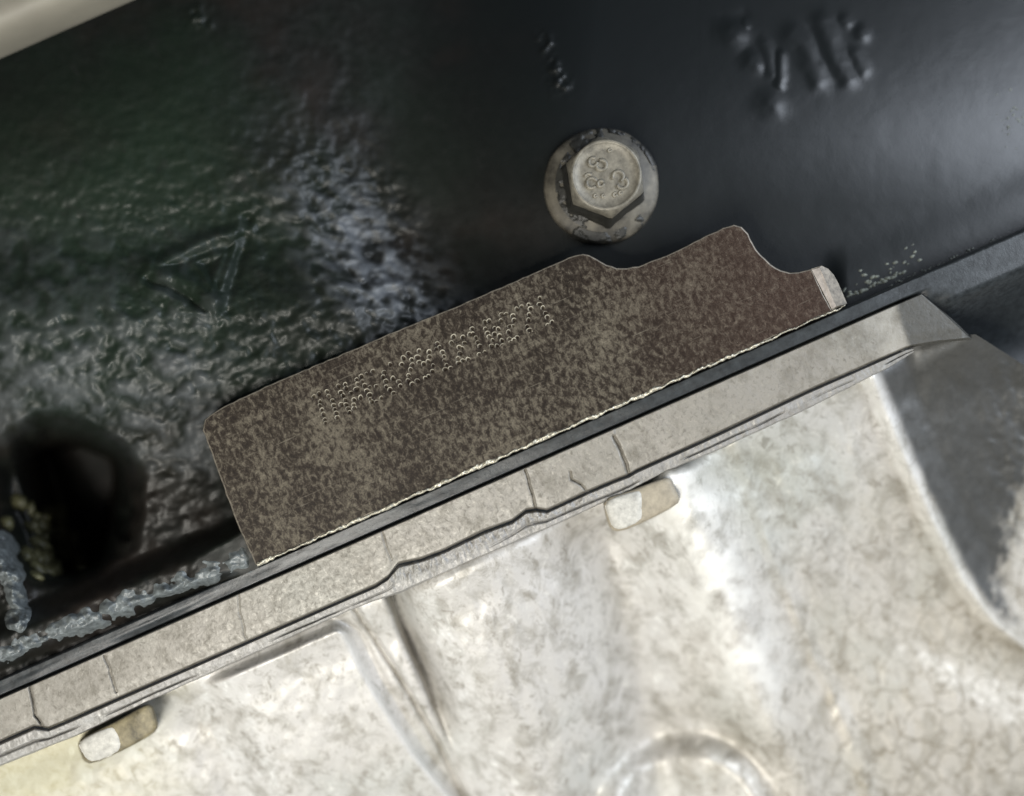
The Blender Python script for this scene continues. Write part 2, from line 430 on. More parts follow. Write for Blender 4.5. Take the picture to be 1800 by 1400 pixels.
def arrow(X, Y):
    X = X + 9 * fbm(X, Y, 40, 421, 2); Y = Y + 9 * fbm(X, Y, 40, 425, 2)
    A_, B_, C_ = (266, 470), (428, 402), (380, 530)
    rim = np.maximum(gauss(dist_poly(X, Y, [A_, (345, 430), B_]), 15), np.maximum(1.15 * gauss(dist_poly(X, Y, [A_, (322, 492), C_]), 21), 0.6 * gauss(dist_poly(X, Y, [B_, C_]), 12)))
    inner = 0.9 * gauss(dist_poly(X, Y, [(340, 462), (392, 445), (372, 505), (340, 462)]), 7)
    ditch = 1.3 * gauss(dist_poly(X, Y, [(434, 385), (428, 415), (396, 545)]), 11) + 1.0 * gauss(dist_poly(X, Y, [(262, 492), (318, 520), (366, 552)]), 9)
    outer = 1.1 * gauss(dist_poly(X, Y, [(252, 498), (300, 528), (362, 556)]), 14)
    return -1.9 * rim - inner + ditch - outer

def letters(X, Y):
    X = X + 8 * fbm(X, Y, 30, 431, 2); Y = Y + 8 * fbm(X, Y, 30, 435, 2)
    h = 0 * X
    for pts, w_, a_ in (([(1448, 38), (1462, 90), (1492, 140)], 13, 1.3), ([(1392, 60), (1412, 78), (1440, 142)], 13, 1.3), ([(1374, 98), (1371, 152)], 7, 1.2),
                        ([(1345, 76), (1358, 130)], 9, .8), ([(1503, 92), (1520, 126)], 9, .9), ([(1284, 56), (1290, 60)], 17, 2.0), ([(1309, 43), (1311, 46)], 7, 1.1),
                        ([(1320, 108), (1328, 112)], 12, 1.5), ([(1352, 182), (1357, 186)], 16, 1.5), ([(1515, 58), (1517, 62)], 9, 1.2), ([(1484, 34), (1488, 40)], 8, .9)):
        h = np.maximum(h, a_ * gauss(dist_poly(X, Y, pts), 1.3 * w_))
    d = 0.9 * gauss(dist_poly(X, Y, [(1272, 34), (1308, 28)]), 12) + .6 * gauss(dist_poly(X, Y, [(1428, 50), (1446, 100), (1470, 145)]), 10) + .6 * gauss(dist_poly(X, Y, [(1350, 70), (1376, 92)]), 10)
    return -0.24 * h + 0.12 * d

relief_patch('cast_arrow_mark', PATCHES[0], arrow, M_BLACK)
relief_patch('cast_characters', PATCHES[1], letters, M_BLACK)

# lower rail of the block: the dark band under the pad, carrying on behind the sump flange
nx, nv = 1200, 46
xs = np.linspace(-800, 2600, nx); X = np.repeat(xs[:, None], nv, 1)
vv = np.concatenate([np.linspace(0, 0.36, 40), np.linspace(0.42, 1, 6)])
top = rail_top(X); Y = top + vv[None, :] * (100 + 260 * sm(1560, 1700, X) + 600 * sm(1800, 2500, X)) + 1.2 * fbm(X, top * 0, 40, 71)
k = Y - top
D = 2.0 + 2.0 * sm(5, 0, k) + 0.22 * fbm(X, Y, 26, 73, 3, .5, 4, 1, -0.41) + 4.5 * sm(29, 34, k) * (1 - sm(1520, 1640, X)) + 6 * sm(40, 80, k) * (1 - sm(1560, 1680, X))
D += 1.4 * sm(430, 250, X) * sm(12, 24, k) * fbm(X, Y, 60, 77, 2, .5, 3, 1, -.41) * 2
D += 22.0 * sm(1575, 1660, X) * sm(60, 190, k)
rail = link('lower_rail', grid_mesh('lower_rail', P(X, Y, D), True), M_RAIL, block)

# crusted lip at the wall's foot, left of the pad, highlights painted grey
def crust(name, pts, wid, n, m, h, seed):
    pts = np.array(pts, float); seg = np.r_[0, np.cumsum(np.hypot(*np.diff(pts, axis=0).T))]
    t = np.linspace(0, seg[-1], n); cx = np.interp(t, seg, pts[:, 0]); cy = np.interp(t, seg, pts[:, 1])
    tx = np.gradient(cx); ty = np.gradient(cy); L = np.hypot(tx, ty)
    a = np.linspace(-1, 1, m)[None, :]
    e = np.minimum(sm(0, wid, t), sm(seg[-1] + 1, seg[-1] - wid * .5, t))[:, None]
    ww = wid * (0.7 + 1.0 * fbm(cx, cy, 40, seed + 7, 3))[:, None]
    X = cx[:, None] - (ty / L)[:, None] * a * ww; Y = cy[:, None] + (tx / L)[:, None] * a * ww
    prof = np.clip(1 - a ** 2, 0, 1) ** 0.7 * (0.3 + 0.7 * e)
    lump = 1.1 * fbm(X, Y, 17, seed, 2, .4, 1.1, .9) + 0.12 * fbm(X, Y, 8, seed + 4, 2)
    D = np.maximum(wall_depth(X, Y), 1.4) + 0.5 - h * prof * np.clip(1.0 + 1.7 * lump, .35, 2) + 0.35 * (1 - prof)
    return link(name, grid_mesh(name, P(X, Y, D), True), M_CRUST, block)
crust('crusted_lip', [(-300, 1272), (-100, 1192), (0, 1152), (118, 1106), (236, 1060), (354, 1009), (446, 970)], 42, 700, 60, 0.9, 301)
crust('crusted_lip', [(-20, 930), (8, 975), (22, 1025), (38, 1075), (20, 1110)], 36, 220, 56, 1.8, 311)

def add_lump(bm, cx, cy, d, a, b, h, rot=0.0, seed=0, n=14, rings=5):
    rnd = random.Random(seed)
    prev = None; c, s = math.cos(rot), math.sin(rot)
    top = bm.verts.new(PV(cx, cy, d - h))
    for r in range(1, rings + 1):
        f = r / rings; row = []
        hh = h * math.cos(f * math.pi / 2) ** 0.8 if r < rings else -0.8
        for i in range(n):
            an = 2 * math.pi * i / n
            j = 1 + rnd.uniform(-.14, .14)
            u, v = a * f * math.cos(an) * j, b * f * math.sin(an) * j
            row.append(bm.verts.new(PV(cx + u * c - v * s, cy + u * s + v * c, d - hh)))
        for i in range(n):
            if prev is None: bm.faces.new((top, row[(i + 1) % n], row[i]))
            else: bm.faces.new((prev[i], prev[(i + 1) % n], row[(i + 1) % n], row[i]))
        prev = row

def bm_link(name, bm, m, parent, label=None, smooth=True):
    bmesh.ops.recalc_face_normals(bm, faces=bm.faces)
    me = bpy.data.meshes.new(name); bm.to_mesh(me); bm.free()
    return link(name, me, m, parent, label, smooth)

wd = lambda x, y: wall_depth(np.asarray(x, float), np.asarray(y, float))
# oily deposit in the core hole
bm = bmesh.new()
rnd = random.Random(8)
for i in range(48):
    t = rnd.random()
    cx = 75 + rnd.gauss(0, 26) + 10 * t; cy = 895 + 115 * t + rnd.gauss(0, 8)
    add_lump(bm, cx, cy, float(wd(cx, cy)) + 0.2, rnd.uniform(12, 26), rnd.uniform(9, 18), rnd.uniform(0.6, 1.6), rnd.uniform(0, 3), i, 10, 4)
bm_link('oily_deposit', bm, M_SLUDGE, block)['kind'] = 'stuff'

# flaking chips of paint right of the pad
bm = bmesh.new()
for i in range(150):
    t = rnd.random()
    if i < 70:
        x = 1490 + 110 * t + rnd.gauss(0, 10); y = 528 - 0.42 * (x - 1490) - abs(rnd.gauss(0, 16)) - 4
        if rnd.random() < .4: y = 524 - 0.44 * (x - 1490) - rnd.uniform(0, 4)
        d = float(wd(x, y))
    elif i < 115:
        x = 1560 + 200 * rnd.random(); y = rail_top(x) - abs(rnd.gauss(0, 3)) - 1; d = float(wd(x, y))
    else:
        x = rnd.gauss(1785, 18); y = rnd.gauss(215, 30); d = float(wd(x, y))
    a = rnd.uniform(1.2, 5.0) * (1.3 if i < 70 else .7)
    add_lump(bm, x, y, d + 0.05, a * 1.6, a * .8, rnd.uniform(.08, .25), rnd.uniform(-.9, .1), i, 9, 2)
bm_link('paint_chip', bm, M_CHIP, block)['kind'] = 'stuff'

# ------------------------------------------------------------------ machined identification pad
top_edge = [(358, 748), (361, 738), (370, 729), (384, 720), (430, 697), (483, 672), (550, 644), (620, 615), (665, 595), (711, 576), (750, 560), (800, 540), (836, 524), (900, 497), (964, 468), (1000, 453)]
bump_ = [(1012, 449), (1024, 447), (1036, 449), (1050, 457), (1066, 466), (1084, 471), (1102, 472), (1122, 468), (1150, 457), (1183, 444), (1230, 420), (1270, 401), (1290, 396), (1304, 399), (1315, 411),
         (1324, 430), (1336, 447), (1355, 465), (1372, 475), (1389, 480), (1404, 478), (1426, 473)]
foot = []
rnd = random.Random(4)
for i in range(120):
    x = 1463 - (1463 - 450) * i / 119
    foot.append((x, rail_top(x) - 1.0 + rnd.uniform(-2.0, 2.0)))
leftside = [(448, 992), (432, 955), (414, 915), (391, 851), (372, 797), (357, 757)]
outline = top_edge + bump_ + foot + leftside[1:]
# densify and roughen slightly
dense = []
for i, (a, b) in enumerate(outline):
    c = outline[(i + 1) % len(outline)]
    L = math.hypot(c[0] - a, c[1] - b); n = max(1, int(L / 9))
    for j in range(n):
        t = j / n
        dense.append((a + (c[0] - a) * t + rnd.uniform(-.7, .7), b + (c[1] - b) * t + rnd.uniform(-.7, .7)))
A = np.array(dense)
T = np.roll(A, -2, 0) - np.roll(A, 2, 0); T /= np.hypot(T[:, 0], T[:, 1])[:, None]
N = np.stack([-T[:, 1], T[:, 0]], 1)                 # inward (outline runs clockwise on the picture plane)
def ring(off, d): return [tuple(v) for v in P(A[:, 0] + N[:, 0] * off, A[:, 1] + N[:, 1] * off, d)]
n = len(A)
base = P(A[:, 0], A[:, 1], 0 * A[:, 0]).copy()
verts = ring(2.4, 0.0) + ring(0.9, 0.06) + ring(0.0, 0.30)
back = base.copy(); back[:, 1] = 0.010
verts += [tuple(v) for v in back]
# rectangle that holds the stamped number: the pad's face is open there and the characters close it
TC, TS = math.cos(math.radians(-24.3)), math.sin(math.radians(-24.3))
TO = (540.0, 690.0)
def t2p(u, v): return TO[0] + u * TC - v * TS, TO[1] + u * TS + v * TC
U0, U1, V0, V1_ = -12.0, 476.0, -18.0, 66.0
DU = 0.95
NU, NV = int((U1 - U0) / DU) + 1, int((V1_ - V0) / DU) + 1
us = np.linspace(U0, U1, NU); vs = np.linspace(V0, V1_, NV)
STEP = 12
bm = bmesh.new()
bv = [bm.verts.new(v) for v in verts]
for r_ in range(3):
    for i in range(n):
        j = (i + 1) % n
        bm.faces.new((bv[r_ * n + i], bv[r_ * n + j], bv[(r_ + 1) * n + j], bv[(r_ + 1) * n + i]))
outer = [bm.edges.get((bv[i], bv[(i + 1) % n])) for i in range(n)]
rc = [t2p(U0, V0), t2p(U1, V0), t2p(U1, V1_), t2p(U0, V1_)]
hv = [bm.verts.new(PV(a_, b_, 0)) for a_, b_ in rc]
inner = [bm.edges.new((hv[i], hv[(i + 1) % 4])) for i in range(4)]
bmesh.ops.triangle_fill(bm, use_beauty=True, use_dissolve=False, edges=outer + inner)
bmesh.ops.recalc_face_normals(bm, faces=bm.faces)
bm.faces.ensure_lookup_table()
for i in range(2 * n): bm.faces[i].material_index = 1
me = bpy.data.meshes.new('number_pad'); bm.to_mesh(me); bm.free()
pad = link('number_pad', me, M_PAD, block, smooth=False)
me.materials.append(M_RIM)

# end of the pad, beyond the notches, its strip of light painted bright
ep = [(1426, 473), (1444, 467.5), (1456, 473), (1466, 484), (1474, 499), (1481, 515), (1489, 534), (1463, 546)]
ed = [0.0, 0.10, 0.5, 0.9, 1.0, 1.1, 1.2, 0.0]
ins = [(1427, 475), (1440, 471), (1445, 480), (1450, 491), (1455, 504), (1461, 519), (1470, 539), (1462, 543)]
ind = [-0.02, -0.06, -0.1, -.1, -.1, -.1, -.06, -0.02]
verts = [tuple(P(a, b, d)) for (a, b), d in zip(ins, ind)] + [tuple(P(a, b, d)) for (a, b), d in zip(ep, ed)]
bk = [tuple(P(a, b, 0)) for a, b in ep]; verts += [(v[0], 0.010, v[2]) for v in bk]
faces = [tuple(range(8))] + [(i, (i + 1) % 8, 8 + (i + 1) % 8, 8 + i) for i in range(8)] + [(8 + i, 8 + (i + 1) % 8, 16 + (i + 1) % 8, 16 + i) for i in range(8)]
me = pydata('lit_end', verts, faces)
bm = bmesh.new(); bm.from_mesh(me); bmesh.ops.recalc_face_normals(bm, faces=bm.faces); bm.to_mesh(me); bm.free()
we = link('lit_end', me, M_EDGE, pad, 'end of the steel pad with a strip of light painted bright', smooth=False)
me.materials.append(M_RIM)
for f in me.polygons[1:]: f.material_index = 1

# frayed burr along the foot of the pad
nx, nv = 1300, 9
xs = np.linspace(452, 1486, nx); X = np.repeat(xs[:, None], nv, 1)
a = np.linspace(-1, 1, nv)[None, :]
wd2 = 3.4 * (0.40 + 1.3 * np.clip(fbm(X, X * 0, 26, 91, 3) + 0.45, 0, 1)) * (0.5 + 0.5 * sm(1480, 1150, X))
Y = rail_top(X) - 1.5 + a * wd2 + 6.0 * fbm(X, X * 0, 11, 93, 4, .6)
prof = np.sqrt(np.clip(1 - a ** 2, 0, 1))
D = 0.12 - 0.50 * prof * (0.5 + 1.6 * (fbm(X, Y, 9, 95, 3, .6) + .25)) + 0.5 * (a > 0.9)
link('frayed_burr', grid_mesh('frayed_burr', P(X, Y, D), True), M_BURR, pad)

# dot-peened number: every dot a small pit with a rim raised and brightened for its glint
DOTS = [(552,698),(561,693),(575,688.5),(562,706),(562,714),(566,722),(568.5,729),(571.5,737.5),(573,744),
 (578.5,696.5),(585,704),(586.5,713.5),(588.5,720),(591,727),(593.5,734),
 (595,679),(606.5,676),(608,683),(598.5,690),(603,696),(606.5,704),(609,711.5),(600,712),(612,719),(615,725.5),(617,691),(622,703.5),(622,712.5),(623,718),
 (626.5,667.5),(628.5,676),(635,662),(637,670.5),(644.5,658),(655.5,653.5),(640.5,679),(644.5,687),(649.5,682),(662,679),(627,684),(634,700.5),(650,694),(650,702),(653,707.5),(661.5,707),(670,700),
 (675.5,655),(685.5,641.5),(673,664),(679,670.5),(690,666),(679,680),(685.5,686),(691.5,692),(701.5,672),(704,679),
 (709,630),(706,641),(718,622),(723.5,632.5),(724,641.5),(721.5,650),(718,661),(717,669.5),(724,675.5),(734,670.5),
 (736.5,616.5),(733.5,628),(737,637),(745,641),(753.5,637),(754,619),(755,628),(761,643),(759.5,653.5),(748,665.5),(753,662),
 (769,604.5),(766.5,614),(773,611),(778,619.5),(780,627.5),(781,634),(785,641.5),(783,650),(793,647),
 (797,593),(813.5,593.5),(793.5,604),(816.5,603.5),(813,612),(807,611),(808,621.5),(805.5,632),(813.5,635),(823.5,633),(806.5,638.5),
 (830,578.5),(826.5,588.5),(832,587),(837,594),(840,602),(843.5,609),(842,624),(853,620),
 (853,566.5),(860,565),(853,578.5),(857,586.5),(860,593),(868.5,577.5),(877,579),(868.5,588.5),(878.5,591),(866,598),(865,608.5),(883,599),(883,607.5),(873.5,609),
 (882,553.5),(889,553.5),(881,564.5),(901.5,555.5),(903.5,564),(908.5,544.5),(917,539),(902,574),(895,574.5),(894,584.5),(895,596),(898.5,602),(903.5,598.5),(910,594),
 (929,536.5),(932,544),(930,554),(929,562.5),(926.5,574),(931,580.5),(933.5,587),
 (948,526),(948.5,535.5),(954,542.5),(958.5,551),(962,557.5),(970.5,567.5),(962,573.5)]
CHAR_START = [0, 9, 15, 29, 46, 56, 66, 77, 86, 97, 105, 119, 133, 140, len(DOTS)]
UU, VV = np.meshgrid(us, vs, indexing='ij')
PX, PY = UU * TC - VV * TS + TO[0], UU * TS + VV * TC + TO[1]
pit = np.zeros_like(PX); rim = np.zeros_like(PX); pit_shade = np.zeros_like(PX); shine = np.zeros_like(PX)
rnd = random.Random(12)
wob = fbm(PX, PY, 5, 161, 2); wob2 = fbm(PX, PY, 16, 165, 2)
for (x, y) in DOTS:
    R = rnd.uniform(2.6, 3.7); dep = rnd.uniform(.14, .32)
    ca, sa, st = math.cos(q0 := rnd.uniform(0, 3.14)), math.sin(q0), rnd.uniform(.75, 1.0)
    dx, dy = PX - x - rnd.uniform(-.7, .7), PY - y - rnd.uniform(-.7, .7)
    rr = np.hypot((dx * ca + dy * sa) * st, -dx * sa + dy * ca) / R * (1 + .35 * wob)
    pit = np.maximum(pit, dep * np.clip(1 - rr ** 2, 0, 1) ** 0.8)
    side = 0.55 + 0.45 * (-dx * .45 - dy * .9) / (np.hypot(dx, dy) + 1e-6)      # upper rim arcs raised and brightened to paint in their glint
    side = np.clip(1.3 * (side + .5 * wob2) - .2, 0.0, 1.3)
    g = gauss(rr - 1.10, 0.23) * side
    rim = np.maximum(rim, 0.10 * g); shine = np.maximum(shine, g * rnd.uniform(.5, 1.0))
    pit_shade = np.maximum(pit_shade, sm(0.95, 0.45, rr) * rnd.uniform(.35, .95))  # pit floors darkened in colour for shade
edgef = np.minimum(np.minimum(UU - U0, U1 - UU), np.minimum(VV - V0, V1_ - VV))
H = (pit - rim * (pit < .02) - rim * .3 * (pit >= .02)) * sm(0, 3, edgef)
# joints between characters, taken midway between neighbouring groups of dots
uc = [[(x - TO[0]) * TC + (y - TO[1]) * TS for x, y in DOTS[a_:b_]] for a_, b_ in zip(CHAR_START[:-1], CHAR_START[1:])]
mids = [sum(c_) / len(c_) for c_ in uc]
cuts = [0] + [int(((mids[i] + mids[i + 1]) / 2 - U0) / DU) for i in range(len(mids) - 1)] + [NU - 1]
W = np.clip(shine * 1.2 - 0.2, 0, .9) * (1 - np.clip(pit_shade * 1.5, 0, 1)) - pit_shade
for a_, b_ in zip(cuts[:-1], cuts[1:]):
    sl = slice(a_, b_ + 1)
    me = grid_mesh('stamped_character', P(PX[sl], PY[sl], H[sl]), True)
    attr(me, 'painted_light', W[sl])
    link('stamped_character', me, M_PAD, pad)

# ================================================================== BOLT
bolt = empty('flange_bolt', 'dull zinc hex flange bolt with black paint round its washer, screwed into the black wall', 'bolt')
BX, BY = 1057, 328
bd = float(wd(BX, BY)) - 0.4
ctr = PV(BX, BY, bd)
kb = (DIST + bd * MM) / DIST * MPP
def bp(u, v, hmm):     # u right, v down in px at bolt base scale, hmm towards the viewer
    p = RIGHT * u * kb - UP * v * kb
    return Vector((ctr.x + p[0], ctr.y - hmm * MM, ctr.z + p[2]))
def lathe(name, prof, m, parent, seg=72, jit=0.0, seed=1, label=None, hexr=None):
    bm = bmesh.new(); rnd = random.Random(seed); prev = None
    for (r, h) in prof:
        row = []
        for i in range(seg):
            an = 2 * math.pi * i / seg
            rr = r * (1 + jit * (fb[i]))
            row.append(bm.verts.new(bp(rr * math.cos(an), rr * math.sin(an), h)))
        if prev:
            for i in range(seg):
                j = (i + 1) % seg; bm.faces.new((prev[i], prev[j], row[j], row[i]))
        else: bm.faces.new(row)
        prev = row
    bm.faces.new(prev[::-1])
    return bm_link(name, bm, m, parent, label)
fb = (fbm(np.cos(np.linspace(0, 2 * np.pi, 72, endpoint=False)) * 60, np.sin(np.linspace(0, 2 * np.pi, 72, endpoint=False)) * 60, 25, 101, 3) * 2).tolist()
lathe('washer_flange', [(101, -1.0), (101, 0.5), (98, 0.9), (90, 1.15), (70, 1.8), (60, 2.2)], M_BOLTW, bolt, jit=0.02)
# hexagon with a chamfered round top
hexa = math.radians(21)
bm = bmesh.new()
seg = 72
def hexrad(an, flat):
    q = (an - hexa) % (math.pi / 3) - math.pi / 6
    return flat / math.cos(q)
rows = []
for h, fl, cap in ((1.6, 62, 90), (2.6, 61, 90), (6.6, 61, 70), (7.4, 61, 65), (8.0, 61, 60), (8.35, 57, 57), (8.15, 53.5, 53.5), (7.95, 52, 52)):
    row = []
    for i in range(seg):
        an = 2 * math.pi * i / seg
        r = min(hexrad(an, fl), cap)
        row.append(bm.verts.new(bp(r * math.cos(an), r * math.sin(an), h)))
    rows.append(row)
for a_, b_ in zip(rows[:-1], rows[1:]):
    for i in range(seg):
        j = (i + 1) % seg; bm.faces.new((a_[i], a_[j], b_[j], b_[i]))
# dished top
prev = rows[-1]
for r in (40, 28, 16, 6):
    row = [bm.verts.new(bp(r * math.cos(2 * math.pi * i / seg), r * math.sin(2 * math.pi * i / seg), 7.9)) for i in range(seg)]
    for i in range(seg):
        j = (i + 1) % seg; bm.faces.new((prev[i], prev[j], row[j], row[i]))
    prev = row
bm.faces.new(prev)
head = bm_link('bolt_head', bm, M_BOLT, bolt)
for f in head.data.polygons: pass
# black paint clinging to the hexagon's sides
bm = bmesh.new(); prev = None
for h, fl in ((1.5, 69), (2.3, 65.5), (5.0, 62.2), (6.2, 61.6)):
    row = []
    for i in range(seg):
        an = 2 * math.pi * i / seg
        r = hexrad(an, fl) * (1 + 0.02 * fb[(i * 5) % 72])
        row.append(bm.verts.new(bp(min(r, 78), 0, h) if False else bp(r * math.cos(an), r * math.sin(an), h + 0.35 * fb[(i * 7) % 72] * (h > 4))))
    if prev:
        for i in range(seg):
            j = (i + 1) % seg; bm.faces.new((prev[i], prev[j], row[j], row[i]))
    prev = row
bm_link('paint_skirt', bm, M_BOLTD, bolt)
# black paint patches over the washer flange, plus the hexagon's shadow laid on dark
bm = bmesh.new(); rnd = random.Random(21)
def smear(a0, a1, r0, r1, seed, bias):
    na, nr = int((a1 - a0) / 1.2), 30
    an = np.radians(np.linspace(a0, a1, na))[:, None]; r_ = np.linspace(r0, r1, nr)[None, :]
    u, v = r_ * np.cos(an), r_ * np.sin(an)
    h = np.interp(r_ + 0 * an, [60, 70, 90, 98, 101, 106], [2.2, 1.8, 1.15, .9, .5, -1.2])
    e = np.minimum(sm(0, .15, (an - an.min()) / (an.max() - an.min())), sm(1, .85, (an - an.min()) / (an.max() - an.min())))
    m = fbm(u, v, 17, seed, 4, .55) * 2.2 + bias + (e - 1) * 1.2
    hh = h + np.clip(m, -.5, .35) * 0.6
    Q = np.array([ctr.x, ctr.y, ctr.z]) + RIGHT * (u * kb)[..., None] - UP * (v * kb)[..., None] + np.array([0, -MM, 0]) * hh[..., None]
    o = link('paint_shadow_smear', grid_mesh('paint_shadow_smear', Q), M_BOLTD, bolt)
bm.free()
smear(225, 275, 60, 105, 201, .30); smear(30, 130, 84, 105, 205, .22); smear(95, 232, 60, 82, 209, .38); smear(270, 350, 93, 105, 213, .18)  # third one is the head's shadow painted dark beside the hexagon
# raised grade marks on the head
def curl(name, pts, wid, h):
    pts = chaikin(pts, 2, False); bm = bmesh.new(); prev = None; L = len(pts)
    for i, (u, v) in enumerate(pts):
        a_, b_ = pts[max(i - 1, 0)], pts[min(i + 1, L - 1)]
        tx, ty = b_[0] - a_[0], b_[1] - a_[1]; l = math.hypot(tx, ty) or 1; nx_, ny_ = -ty / l, tx / l
        e = 0.25 if i in (0, L - 1) else 1
        row = [bm.verts.new(bp(u + nx_ * wid * s * (.5 + .5 * e), v + ny_ * wid * s * (.5 + .5 * e), 7.88 + 0.75 * h * e * hh)) for s, hh in ((-1, -.1), (-.6, .75), (0, 1), (.6, .75), (1, -.1))]
        if prev:
            for q in range(4): bm.faces.new((prev[q], prev[q + 1], row[q + 1], row[q]))
        prev = row
    return bm_link(name, bm, M_BOLT, bolt)
def loop(cx, cy, r, a0, a1, n=14):
    return [(cx + r * math.cos(math.radians(a0 + (a1 - a0) * i / n)), cy + r * math.sin(math.radians(a0 + (a1 - a0) * i / n))) for i in range(n + 1)]
# relative to bolt head centre
curl('grade_mark', loop(-22, -22, 7, 0, 300) , 3.6, .42)
curl('grade_mark', loop(-8, -17, 8.5, -110, 170), 3.8, .45)
curl('grade_mark', loop(20, 2, 9, 150, 420), 3.8, .45)
curl('grade_mark', loop(27, 13, 9, -60, 160), 3.6, .42)
curl('grade_mark', loop(-24, 13, 8.5, 40, 340), 3.6, .42)
curl('grade_mark', loop(-9, 14, 5, 0, 340), 3.2, .40)
curl('grade_mark', [(-36, 2), (-31, -3), (-24, -1)], 3.2, .35)
for (u, v, r) in ((15, 32, 5), (24, 29, 4), (-5, 34, 4), (-18, 34, 4), (6, -42, 4)):
    curl('grade_mark', loop(u, v, r * .6, 0, 300, 8), 2.4, .26)

# ================================================================== SUMP (aluminium lower casting)
sump = empty('oil_sump', 'pale blotchy cast aluminium sump bolted under the black block', 'oil sump')

# flange: the flat cracked band right under the block's rail
CRACKS = [([(52, 1203), (55, 1225), (62, 1258), (75, 1276)], 2.6, .8), ([(182, 1153), (192, 1175), (204, 1217)], 2.0, .5), ([(418, 1045), (421, 1075), (434, 1128)], 1.3, .25),
          ([(672, 935), (680, 962), (688, 985)], 1.2, .3), ([(923, 826), (933, 858), (942, 895)], 2.0, .7), ([(1003, 830), (1005, 843), (1022, 852), (1032, 866)], 2.2, .6),
          ([(1079, 768), (1092, 793), (1100, 815), (1106, 838)], 3.4, 1.1)]
nx, nv = 1750, 84
xs = np.linspace(-800, 1716, nx); X = np.repeat(xs[:, None], nv, 1)
a = np.linspace(0, 1, nv)[None, :]
top = np.maximum(rail_bot(X), np.interp(X, [-400, 1621, 1650, 1704, 1720], [-900, 515, 540, 590, 603]))
bot = seam(X) - 1
Y = top + (bot - top) * a + 1.6 * fbm(X, X * 0, 30, 111, 4) * (1 - a) + 1.2 * fbm(X, X * 0, 18, 113, 3) * a
k0 = Y - top; k1 = bot - Y
D = 1.5 + 3.4 * sm(4, 0, k0) + 1.8 * sm(4.5, 0, k1) ** 1.2 + 0.25 * sm(26, 3, k1)
D -= 0.14 * fbm(X, Y, 60, 115, 4, .5) + 0.05 * fbm(X, Y, 9, 117, 3)
for pts, wd_, dep in CRACKS:
    dd = dist_poly(X + 3 * fbm(X, Y, 12, 119, 2), Y, pts); D += dep * sm(wd_ + 1.0, 0.3, dd)
# tiny step between the plates either side of the open cracks
for pts, st in ((CRACKS[6][0], 0.35), (CRACKS[4][0], -0.18), (CRACKS[0][0], 0.30), (CRACKS[1][0], 0.15)):
    D += st * sm(0, 3, X - yx(pts)(Y))* sm(170, 20, X - yx(pts)(Y))
D += 1.2 * sm(1690, 1716, X)
fe = X - (1576 + 0.30 * (Y - 545)) + 5 * fbm(X, Y, 14, 118, 3)
me = grid_mesh('sump_flange', P(X, Y, D), True)
attr(me, 'paint', sm(-4, 9, fe)); attr(me, 'painted_light', 0.7 * sm(-75, -25, fe) * sm(4, -6, fe) * np.clip(0.4 + 2 * fbm(X, Y, 40, 116, 3), 0, 1))  # shadow painted over the flange end, with a bright band of light beside it
flange = link('sump_flange', me, M_FLANGE, sump)

# crumbly sealant squeezed out along the flange
nx, nv = 1750, 40
xs = np.linspace(-800, 1606, nx); X = np.repeat(xs[:, None], nv, 1)
a = np.linspace(0, 1, nv)[None, :]
top = seam(X) + 1; bot = lipb(X)
Y = top + (bot - top) * a + 1.8 * fbm(X, X * 0, 22, 121, 3) * a
prof = np.sqrt(np.clip(1 - (2 * a - 1) ** 2, 0, 1))
comb = sm(660, 720, X) * sm(1120, 960, X)
D = 1.9 + 1.8 * sm(.12, 0, a) ** 1.2 + 0.5 * a + 1.6 * sm(.93, 1, a) + 0 * X
D -= (0.30 + 1.0 * comb * sm(.75, .3, a)) * fbm(X, Y, 12, 123, 4, .6, .7, 1.6, -0.3) + 0.6 * fbm(X, Y, 50, 125, 3, .5, 2.5, .7, -.41)
D += 0.8 * gauss(a - (0.62 + .25 * fbm(X, X * 0, 120, 129, 2)), 0.05) * sm(.25, .5, fbm(X, X * 0, 90, 127, 2) + .45)
link('sealant_bead', grid_mesh('sealant_bead', P(X, Y, D), True), M_SEAL, sump)

# ribbed body
E1 = yx([(500, 980), (590, 1093), (613, 1113), (656, 1199), (733, 1323), (796, 1400), (1000, 1720)])     # left panel's rounded edge
E2 = yx([(560, 960), (620, 1063), (656, 1117), (718, 1214), (772, 1308), (811, 1390), (990, 1720)])
E3 = yx([(640, 940), (690, 1051), (710, 1106), (749, 1191), (788, 1292), (830, 1400), (950, 1720)])
V1 = yx([(1020, 870), (1062, 960), (1100, 1080), (1135, 1240), (1150, 1300), (1180, 1720)])               # valley
RG = yx([(1150, 800), (1205, 880), (1262, 1010), (1310, 1150), (1360, 1300), (1450, 1720)])               # bright ridge
RP = yx([(1296, 780), (1330, 900), (1372, 1010), (1420, 1130), (1490, 1280), (1650, 1720)])               # faint wavy rib
ED = yx([(1500, 560), (1552, 675), (1600, 795), (1650, 910), (1705, 1020), (1760, 1095), (1830, 1150), (2100, 1300)])   # edge of the painted shadow

